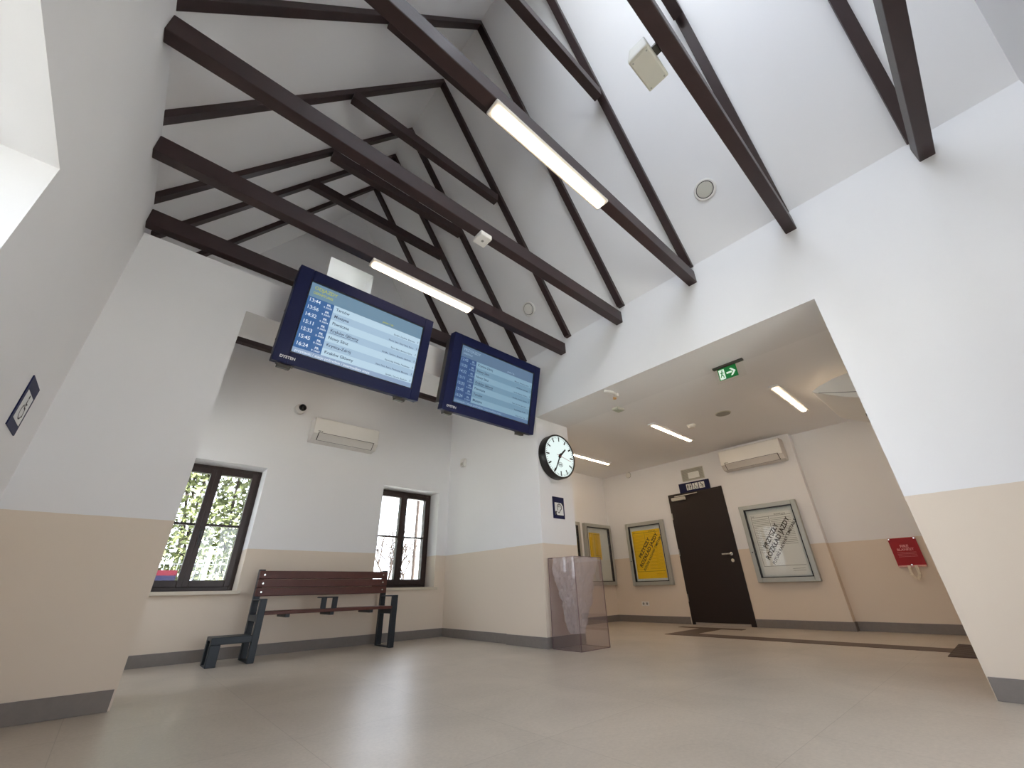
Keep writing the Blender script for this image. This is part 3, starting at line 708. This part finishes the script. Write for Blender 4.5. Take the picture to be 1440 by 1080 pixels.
t = thing('ring_vent', 'small round white ring vent on wall near ceiling left of door', 'vent', (XD, 4.55, 2.60), FACE_MX)
MB().lathe((0, 0, 0), (0, -1, 0), [(.055, 0), (.055, .012), (.045, .018), (.044, .01), (.001, .01)], 32).build('ring', M['white'], t, smooth=True)
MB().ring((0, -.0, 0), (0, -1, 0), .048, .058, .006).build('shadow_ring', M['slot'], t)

# dome camera on the back wall
t = thing('dome_camera', 'white dome camera with dark lens on back wall beside the air conditioner', 'camera', (1.215, Y2, 2.83))
MB().lathe((0, 0, 0), (0, -1, 0), [(.070, 0), (.070, .035), (.062, .055), (.03, .066), (.001, .068)], 32).build('base', M['casing'], t, smooth=True)  # white base greyed so its shading shows against the wall
MB().lathe((.018, -.048, .012), (.25, -1, .15), [(.048, 0), (.048, .015), (.044, .035), (.028, .05), (.001, .055)], 32).build('lens_dome', M['lens'], t, smooth=True)

t = thing('motion_detector', 'small white motion detector high in the back bay corner', 'detector', (XR + .035, 5.27, 2.34), FACE_MX)
MB().box(-.05, .05, -.06, 0, 0, .13).build('casing', M['white'], t, bevel=.01)
MB().box(-.03, .03, -.066, -.058, .02, .065).build('detector_lens', M['offwhite'], t, bevel=.004)

t = thing('detector_box', 'small square white box under the tie beam between the two lamps', 'detector', (1.575, 2.09, 3.38))
MB().box(-.06, .06, -.062, .062, -.05, 0).build('casing', M['white'], t, bevel=.008)
MB().cyl((0, 0, -.049), (0, 0, -1), .012, .003, 16).build('sensor_eye', M['greyink'], t)

# box loudspeaker beside the second beam
t = thing('box_loudspeaker', 'pale grey box loudspeaker bracketed to the side of a tie beam', 'loudspeaker', (1.50, .388, 3.30))
b = MB(); vs = []
for (hx, hy, z) in ((.118, .064, 0), (.118, .064, .02), (.085, .05, .17)):
    vs += [(-hx, -hy, z), (hx, -hy, z), (hx, hy, z), (-hx, hy, z)]
b.add(vs, [(3, 2, 1, 0), (8, 9, 10, 11)] + [(k * 4 + i, k * 4 + (i + 1) % 4, k * 4 + 4 + (i + 1) % 4, k * 4 + 4 + i) for k in range(2) for i in range(4)])
b.build('cabinet', M['offwhite'], t, bevel=.008)
MB().box(-.109, .109, -.056, .056, -.006, .0).build('grille', M['offwhite'], t, bevel=.003)
s = MB()
for x in (-.097, .097):
    for yy in (-.044, .044): s.cyl((x, yy, -.006), (0, 0, -1), .005, .002, 10)
s.build('screws', M['greyink'], t)
b = MB(); b.box(-.03, .03, -.088, -.045, .10, .115); b.box(-.03, .03, -.088, -.083, .10, .2); b.build('bracket', M['darkgrey'], t)

# round loudspeakers on the right roof slope
nrm = Vector((-(RZ - 3.60), 0, -(XR - RX))).normalized()
def round_speaker(x, y_, r_, label, m1):
    t = thing('round_loudspeaker', label, 'loudspeaker', (x, y_, roof_r(x)), 0, 'round loudspeakers on the roof slope')
    t.rotation_euler = nrm.to_track_quat('Z', 'Y').to_euler()
    MB().lathe((0, 0, 0), (0, 0, 1), [(r_, 0), (r_, .008), (r_ * .93, .016), (r_ * .80, .016), (r_ * .78, .010), (r_ * .001, .010)], 40).build('rim', M['white'], t, smooth=True)
    MB().ring((0, 0, .009), (0, 0, 1), r_ * .72, r_ * .80, .004).build('shadow_gap', M['slot'], t)
    MB().lathe((0, 0, .009), (0, 0, 1), [(r_ * .72, 0), (r_ * .70, .012), (r_ * .001, .014)], 40).build('cover', m1, t, smooth=True)
round_speaker(3.30, 3.26, .105, 'round white loudspeaker low on the roof slope above the right board', M['white'])
round_speaker(3.31, .71, .105, 'round white loudspeaker on the roof slope beneath the box loudspeaker', M['offwhite'])

t = thing('ceiling_loudspeaker', 'round flat grey loudspeaker in the side hall ceiling', 'loudspeaker', (5.57, 1.885, ZB))
MB().lathe((0, 0, 0), (0, 0, -1), [(.10, 0), (.10, .004), (.092, .008), (.001, .008)], 36).build('rim', M['offwhite'], t, smooth=True)
MB().cyl((0, 0, -.0075), (0, 0, -1), .088, .002, 36).build('grille', M['greyink'], t)

t = thing('smoke_detector', 'small white smoke detector beside the middle ceiling lamp', 'detector', (5.65, 2.38, ZB))
MB().lathe((0, 0, 0), (0, 0, -1), [(.062, 0), (.062, .012), (.052, .018), (.05, .03), (.036, .045), (.001, .047)], 32).build('casing', M['white'], t, smooth=True)
t = thing('emergency_light', 'small pale box emergency light on ceiling near the clock', 'lamp', (4.285, 2.69, ZB))
MB().box(-.07, .07, -.05, .05, -.03, 0).build('casing', M['offwhite'], t, bevel=.006)
MB().box(-.055, .055, -.036, .036, -.036, -.029).build('window', mat('pale_green_lens', (176, 186, 170), .3), t, bevel=.004)

# arched motion sensor at the ceiling edge
t = thing('arched_sensor', 'white arched cable bracket on ceiling at the opening edge', 'sensor', (3.80, 2.42, ZB))
pts = [(-.12 + .20 * k / 10, .04 - .055 * math.sin(PI * k / 10), -.02 - .01 * math.sin(PI * k / 10)) for k in range(11)]
MB().tube(pts, .016, 10).build('arched_arm', M['white'], t, smooth=True)
MB().lathe((.10, .03, 0), (0, 0, -1), [(.035, 0), (.035, .02), (.028, .035), (.001, .038)], 24).build('foot', M['white'], t, smooth=True)
MB().cyl((.105, .055, -.03), (0, 0, -1), .02, .022, 16).build('amber_tip', mat('amber_tip', (214, 168, 110), .4), t)

# ------------------------------------------------------------------ display cases
def display_case(loc, rotz, wd, ht, label, kind):
    t = thing('display_case', label, 'display case', loc, rotz, 'silver framed timetable cases')
    f = .062; d = .07; h = wd / 2
    b = MB(); b.box(-h, -h + f, -d, 0, 0, ht); b.box(h - f, h, -d, 0, 0, ht); b.box(-h + f, h - f, -d, 0, 0, f); b.box(-h + f, h - f, -d, 0, ht - f, ht)
    b.build('frame', M['alu'], t, bevel=.006)
    g = MB(); e = .012
    a0, a1, c0, c1 = -h + f, h - f, f, ht - f
    g.box(a0, a0 + e, -d + .002, -.02, c0, c1); g.box(a1 - e, a1, -d + .002, -.02, c0, c1); g.box(a0 + e, a1 - e, -d + .002, -.02, c0, c0 + e); g.box(a0 + e, a1 - e, -d + .002, -.02, c1 - e, c1)
    g.build('gasket', M['bezel'], t)
    MB().box(a0, a1, -.02, -.004, c0, c1).build('back_panel', M['caseback'], t)
    MB().box(a0 + e, a1 - e, -d + .010, -d + .015, c0 + e, c1 - e).build('glass', M['caseglass'], t)
    MB().cyl((-h + f * .55, -d, ht * .38), (0, -1, 0), .009, .004, 12).build('lock', M['bezel'], t)
    y = -.022
    if kind == 'empty': return t
    if kind == 'small': px0, px1, pz0, pz1, pm = a0 + .09, a0 + .43, c0 + .38, c1 - .10, 'yellow'
    elif kind == 'yellow': px0, px1, pz0, pz1, pm = a0 + .04, a1 - .045, c0 + .05, c1 - .08, 'yellow'
    else: px0, px1, pz0, pz1, pm = a0 + .05, a1 - .04, c0 + .03, c1 - .075, 'paper'
    p = MB().box(px0, px1, y - .002, y, pz0, pz1).build('poster', M[pm], t)
    PW, PH = px1 - px0, pz1 - pz0; yy = y - .0035
    k = MB(); lw = .004
    u = lambda a: px0 + a * PW
    v = lambda a: pz0 + a * PH
    k.box(u(.03), u(.97), yy, yy + .0005, v(.94), v(.94) + lw); k.box(u(.03), u(.97), yy, yy + .0005, v(.14), v(.14) + lw)
    k.box(u(.03), u(.03) + lw, yy, yy + .0005, v(.14), v(.94)); k.box(u(.45), u(.45) + lw, yy, yy + .0005, v(.62 if kind != 'small' else .1), v(.94))
    if kind != 'small':
        an = math.radians(-52)
        k.text('PRZYSZŁY', .088, u(.42), v(.60), yy, 'CENTER', an, bold=.002); k.text('ROZKŁAD JAZDY', .088, u(.56), v(.55), yy, 'CENTER', an, bold=.002); k.text('FUTURE RAILWAY TIMETABLE', .055, u(.68), v(.50), yy, 'CENTER', an, bold=.001)
        k.text('Stacja', .022, u(.03), v(.955), yy); k.text('Rozkład jazdy', .028, u(.60), v(.955), yy)
    k.build('poster_heading', M['ink'], p, recalc=False)
    g = MB(); n = 26
    for i in range(n):
        z = v(.90 - .74 * i / n)
        if kind != 'white' or i < 20:
            g.box(u(.05), u(.43), yy + .0008, yy + .0012, z, z + PH * .006)
        if i < (16 if kind == 'white' else n): g.box(u(.48), u(.95), yy + .0008, yy + .0012, z, z + PH * .006)
    g.box(u(.66), u(.93), yy + .0008, yy + .0012, v(.06), v(.065)); g.box(u(.66), u(.93), yy + .0008, yy + .0012, v(.09), v(.095))
    g.build('poster_rows', M['greyink'] if kind == 'white' else mat('ochre_print', (206, 160, 24), .8, noise=0), p)
    return t
display_case((6.815, 5.2, .60), 0, .82, 1.08, 'silver timetable case with small yellow sheet, beside the room corner', 'small')
display_case((5.86, 5.2, .60), 0, .82, 1.08, 'silver case mostly hidden behind the pier and clear bin', 'empty')
display_case((XD, 4.36, .58), FACE_MX, .80, 1.08, 'silver timetable case with large yellow poster left of the brown door', 'yellow')
display_case((XP, 2.185, .58), FACE_MX, .80, 1.09, 'silver timetable case with white poster right of the brown door', 'white')

# ------------------------------------------------------------------ fire blanket and black round thing
t = thing('fire_blanket', 'red fire blanket pouch with white straps on far right wall', 'fire blanket', (XREC, .818, .72), FACE_MX)
b = MB(); n = 8
vs = []; fs = []
for j in range(n + 1):
    for i in range(n + 1):
        x = -.135 + .27 * i / n; z = .33 * j / n
        vs.append((x, -.022 - .010 * math.sin(PI * i / n) * math.sin(PI * j / n) - .003 * math.sin(i * 2.1 + j * 1.3), z))
for j in range(n):
    for i in range(n): fs.append((j * (n + 1) + i, j * (n + 1) + i + 1, (j + 1) * (n + 1) + i + 1, (j + 1) * (n + 1) + i))
b.add(vs, fs); b.box(-.133, .133, -.02, 0, .0, .33); b.build('pouch', M['red'], t, smooth=True)
MB().box(-.132, .132, -.03, -.002, -.008, .012).build('hem', mat('pink_hem', (226, 176, 168), .7), t, bevel=.002)
k = MB(); k.text('FIRE', .046, 0, .215, -.0385, 'CENTER', bold=.0015); k.text('BLANKET', .038, 0, .180, -.0385, 'CENTER', bold=.001)
for i in range(4): k.box(-.09, .09, -.0385, -.038, .158 - i * .016, .1605 - i * .016)
k.build('print', mat('faded_pink_print', (232, 150, 150), .6, noise=0), t, recalc=False)
for s in (-1, 1):
    pts = [(s * .012 + s * .02, -.03, .01)] + [(s * .03 + s * .008 * math.sin(q * .5), -.034 - .004 * q, -.02 * q) for q in range(1, 6)] + [(s * .012, -.05, -.135), (0, -.05, -.142)]
    st = MB()
    for p, q in zip(pts, pts[1:]): st.bar(p, q, .008, .030)
    st.build('pull_strap', M['strap'], t, bevel=.002)
for x, z in ((-.122, .318), (.122, .318), (.0, .018)): MB().cyl((x, -.03, z), (0, -1, 0), .008, .012, 12).build('rivet', M['chrome'], t)

t = thing('round_black_hook', 'black rounded fixture above the fire blanket, partly behind right wall', 'wall fixture', (XREC, .515, 1.205), FACE_MX)
MB().lathe((0, 0, 0), (0, -1, 0), [(.085, 0), (.085, .02), (.07, .03), (.001, .03)], 32).build('body', M['black'], t, smooth=True)

# ------------------------------------------------------------------ bench
t = thing('slat_bench', 'brown slatted bench with dark steel frame and arms beneath windows', 'bench', (1.88, 5.32, 0))
def L(x, y_, z): return (x - 1.88, y_ - 5.32, z)
XA, XB = 1.178, 2.622
def end_frame(name, x, s):
    b = MB(); w2 = .03
    xx = x - 1.88
    b.box(xx - w2, xx + w2, -.20, -.14, 0, .545)                      # front upright
    b.add(*([[(xx - w2, .13, 0), (xx + w2, .13, 0), (xx + w2, .19, 0), (xx - w2, .19, 0), (xx - w2, .145, .83), (xx + w2, .145, .83), (xx + w2, .20, .83), (xx - w2, .20, .83)],
             [(0, 3, 2, 1), (4, 5, 6, 7), (0, 1, 5, 4), (1, 2, 6, 5), (2, 3, 7, 6), (3, 0, 4, 7)]]))
    b.box(xx - w2, xx + w2, -.14, .135, .0, .012); b.box(xx - w2, xx + w2, -.14, .135, .345, .40)
    b.box(xx - w2, xx + w2, -.14, .15, .53, .545)
    b.build(name, M['benchsteel'], t, bevel=.004)
end_frame('end_frame', XA, -1); end_frame('end_frame', XB, 1)
for i in range(3):
    z = .568 + i * .084
    m = Matrix.Translation((0, .118 + .004 * i, z)) @ Matrix.Rotation(-.06, 4, 'X')
    s = MB().box(XA - 1.88 - .028, XB - 1.88 + .01, -.02, .018, 0, .079, m).build('back_slat', M['benchwood'], t, bevel=.004)
    for x in (XA - 1.88 + .02, XB - 1.88 - .05): MB().cyl((x, .098 + .004 * i, z + .04), (0, -1, 0), .009, .004, 12).build('bolt', M['chrome'], s)
for i in range(4):
    y_ = -.19 + i * .082
    MB().box(XA - 1.88 + .032, XB - 1.88 - .032, y_, y_ + .074, .40, .43).build('seat_slat', M['benchwood'], t, bevel=.004)
b = MB(); xm = 1.85 - 1.88
b.box(xm - .085, xm - .035, -.16, -.12, .43, .545); b.box(xm + .035, xm + .085, -.16, -.12, .43, .545); b.box(xm - .085, xm + .085, -.165, .02, .535, .547)
b.build('middle_arm', M['benchsteel'], t, bevel=.004)
for x in (-.45, 0, .45): MB().box(x - .02, x + .02, -.19, .13, .37, .40).build('seat_bearer', M['benchsteel'], t)
b = MB(); x0_, x1_ = .815 - 1.88, XA - 1.88 - .03
b.box(x0_, x1_, -.20, -.14, .175, .235); b.box(x0_, x1_, .0, .06, .175, .235); b.box(x0_, x1_, -.14, .0, .205, .235)
b.box(x0_, x0_ + .085, -.20, -.14, 0, .175); b.box(x0_, x0_ + .085, .0, .06, 0, .175); b.box(x0_, x0_ + .085, -.14, .0, 0, .012)
b.build('low_step', M['benchsteel'], t, bevel=.005)

# ------------------------------------------------------------------ clear bin with plastic bag
t = thing('clear_bin', 'tall clear plastic bin with smoky tint standing before the pier', 'bin', (3.92, 3.34, 0))
bw, bd, bh = .235, .195, .885
def panel(b, *a): return b.box(*a)
MB().box(-bw, bw, -bd, -bd + .004, 0, bh).build('side_panel', M['plexi'], t)
MB().box(-bw, bw, bd - .004, bd, 0, bh).build('side_panel', M['plexi'], t)
MB().box(-bw, -bw + .004, -bd + .004, bd - .004, 0, bh).build('side_panel', M['plexi'], t)
MB().box(bw - .004, bw, -bd + .004, bd - .004, 0, bh).build('side_panel', M['plexi'], t)
MB().box(-bw + .004, bw - .004, -bd + .004, bd - .004, 0, .006).build('bottom_panel', M['plexi'], t)
e = MB(); q = .0022
for sx in (-1, 1):
    for sy in (-1, 1): e.box(sx * bw - q, sx * bw + q, sy * bd - q, sy * bd + q, 0, bh)
for z in (.002, bh):
    for sy in (-1, 1): e.box(-bw, bw, sy * bd - q, sy * bd + q, z - q, z + q)
    for sx in (-1, 1): e.box(sx * bw - q, sx * bw + q, -bd, bd, z - q, z + q)
e.build('panel_edge', M['plexiedge'], t)
t2 = thing('plastic_bag', 'crinkled clear plastic bag hanging inside the clear bin', 'bag', (3.92, 3.34, .08))
b = MB(); n, m_ = 48, 26; vs = []; fs = []
for j in range(m_ + 1):
    v_ = j / m_; z = .06 + (bh - .14) * v_
    tap = .35 + .60 * min(1, v_ * 1.15) ** .8
    for i in range(n):
        a = 2 * PI * i / n; c, s = math.cos(a), math.sin(a)
        sq = 1 / max(abs(c), abs(s)); sq = 1 + (sq - 1) * (.25 + .6 * v_)
        wr = 1 + (.06 * math.sin(5 * a + 3 * v_ * 4) + .05 * math.sin(11 * a - 7 * v_) + .05 * math.sin(17 * a + 23 * v_) + .04 * math.sin(23 * a - 31 * v_) + random.uniform(-.06, .06)) * (1.2 - .9 * v_)
        rr = min(tap * sq * wr, .96 * 1 / max(abs(c), abs(s)))
        vs.append((c * rr * (bw - .012) - .05 * (1 - v_), s * rr * (bd - .012), z))
for j in range(m_):
    for i in range(n): fs.append((j * n + i, j * n + (i + 1) % n, (j + 1) * n + (i + 1) % n, (j + 1) * n + i))
fs.append(tuple(range(n - 1, -1, -1)))
b.add(vs, fs); b.build('bag_film', M['bag'], t2)

# ------------------------------------------------------------------ tactile guide strips on the side hall floor
tag(MB().box(5.64, 5.93, .62, 3.36, 0, .004).build('tactile_strip', M['tactile']), 'long dark brown guide strip on floor across the side hall', 'floor strip')
tag(MB().box(5.93, 6.66, 3.06, 3.36, 0, .004).build('tactile_strip', M['tactile']), 'short dark brown guide strip leading from long strip to door', 'floor strip')
tag(MB().box(6.66, 6.80, 2.78, 3.72, 0, .004).build('tactile_strip', M['tactile']), 'dark brown warning strip lying right before the brown door', 'floor strip')
b = MB(); b.box(5.34, 6.34, .18, .62, 0, .004)
g_ = b.build('ribbed_mat', M['matgrid']); tag(g_, 'dark ribbed floor pad at the foot of right wall opening', 'floor pad')
r = MB()
for i in range(12): r.box(5.36 + i * .082, 5.40 + i * .082, .19, .61, .004, .008)
r.build('ribs', M['tactile'], g_)

# ------------------------------------------------------------------ outside
struct(MB().box(-60, 60, -60, 60, -.45, -.25).build('ground', M['ground']), 'pale ground outside')
b = MB(); rng = random.Random(3)
for i in range(26000):
    x = rng.uniform(-1.6, 2.35); z = rng.uniform(-.25, 4.6); y_ = 9.0 + max(-.5, min(.7, rng.gauss(0, .3) + .25 * math.sin(x * 3 + z * 2)))
    if rng.random() > .72 + .28 * math.sin(x * 2.3 + 1) * math.cos(z * 1.9): continue
    s = rng.uniform(.03, .075); e = Euler((rng.uniform(-1.2, 1.2), rng.uniform(-1, 1), rng.uniform(0, 6.28))).to_matrix()
    b.add([Vector((x, y_, z)) + e @ Vector(p) for p in ((-s, 0, -s * .5), (0, -s * .2, -s * .55), (s, 0, 0), (0, s * .1, s * .55))], [(0, 1, 2, 3)])
hd = thing('hedge', 'tall sunlit green hedge outside the left window', 'hedge', (0, 0, -.25))
fo = b.build('foliage', M['leaf'], hd, recalc=False); fo.location = (0, 0, .25); fo['kind'] = 'stuff'
b = MB()
for i in range(26):
    x = rng.uniform(-1.4, 2.2); y_ = 9.0 + rng.uniform(-.2, .3); pts = [(x, y_, 0)]
    for k in range(5): pts.append((pts[-1][0] + rng.uniform(-.2, .2), pts[-1][1] + rng.uniform(-.1, .1), pts[-1][2] + .9))
    b.tube(pts, .02, 6)
b.build('branches', M['bark'], hd)
t = thing('wire_fence', 'pale wire mesh fence outside the left window', 'fence', (0, 7.95, -.25))
b = MB()
for i in range(46): b.cyl((-1.2 + i * .075, 0, 0), (0, 0, 1), .004, 1.35, 5)
for i in range(6): b.box(-1.2, 2.2, -.004, .004, .15 + i * .22, .158 + i * .22)
b.build('mesh_panel', M['wire'], t)
for x in (-1.2, .95, 2.2): MB().cyl((x, 0, 0), (0, 0, 1), .03, 1.5, 10).build('post', M['wire'], t)
t = thing('striped_board', 'red and navy board seen low through the left window', 'board', (.30, 7.8, -.25))
MB().box(-.5, .31, 0, .03, 1.10, 1.165).build('red_stripe', M['board_red'], t)
MB().box(-.5, .31, 0, .03, .96, 1.10).build('navy_field', M['board_blue'], t)
for x in (-.42, .22): MB().box(x, x + .05, .03, .07, 0, 1.16).build('post', M['grey'], t)
# bare trees beyond the right window
def bare_tree(name, x, y_, h_, label, seed):
    rg = random.Random(seed); t = thing(name, label, 'tree', (x, y_, -.25)); b = MB(); tk = MB()
    tk.cyl((0, 0, 0), (.05, 0, 1), .035, h_ * .45, 8, .024)
    tk.build('trunk', M['bark'], t)
    def grow(p, d, l, r, n):
        q = p + d * l; b.cyl(tuple(p), tuple(d), r, l, 5, r * .75)
        if n == 0: return
        for _ in range(3 if n > 2 else 2):
            nd = (d + Vector((rg.uniform(-.75, .75), rg.uniform(-.6, .6), rg.uniform(-.1, .6)))).normalized()
            grow(q, nd, l * rg.uniform(.6, .85), r * .72, n - 1)
    p0 = Vector((.05, 0, 1)).normalized() * h_ * .45
    for k in range(3): grow(p0 * (.5 + .22 * k), Vector((rg.uniform(-.7, .7), rg.uniform(-.4, .4), 1)).normalized(), h_ * .2, .026, 4)
    b.build('branches', M['bark'], t)
bare_tree('bare_tree', 4.9, 10.2, 2.4, 'bare thin tree outside right window, left pane', 5)
bare_tree('bare_tree', 6.9, 13.2, 3.0, 'bare thin tree outside right window, right pane', 9)
t = thing('lamp_post', 'slim pale post outside at right edge of the right window', 'post', (6.62, 12, -.25))
MB().cyl((0, 0, 0), (0, 0, 1), .05, 4.2, 12).build('shaft', M['bark'], t)
MB().box(-.12, .12, -.05, .05, 4.15, 4.25).build('cap', M['grey'], t)
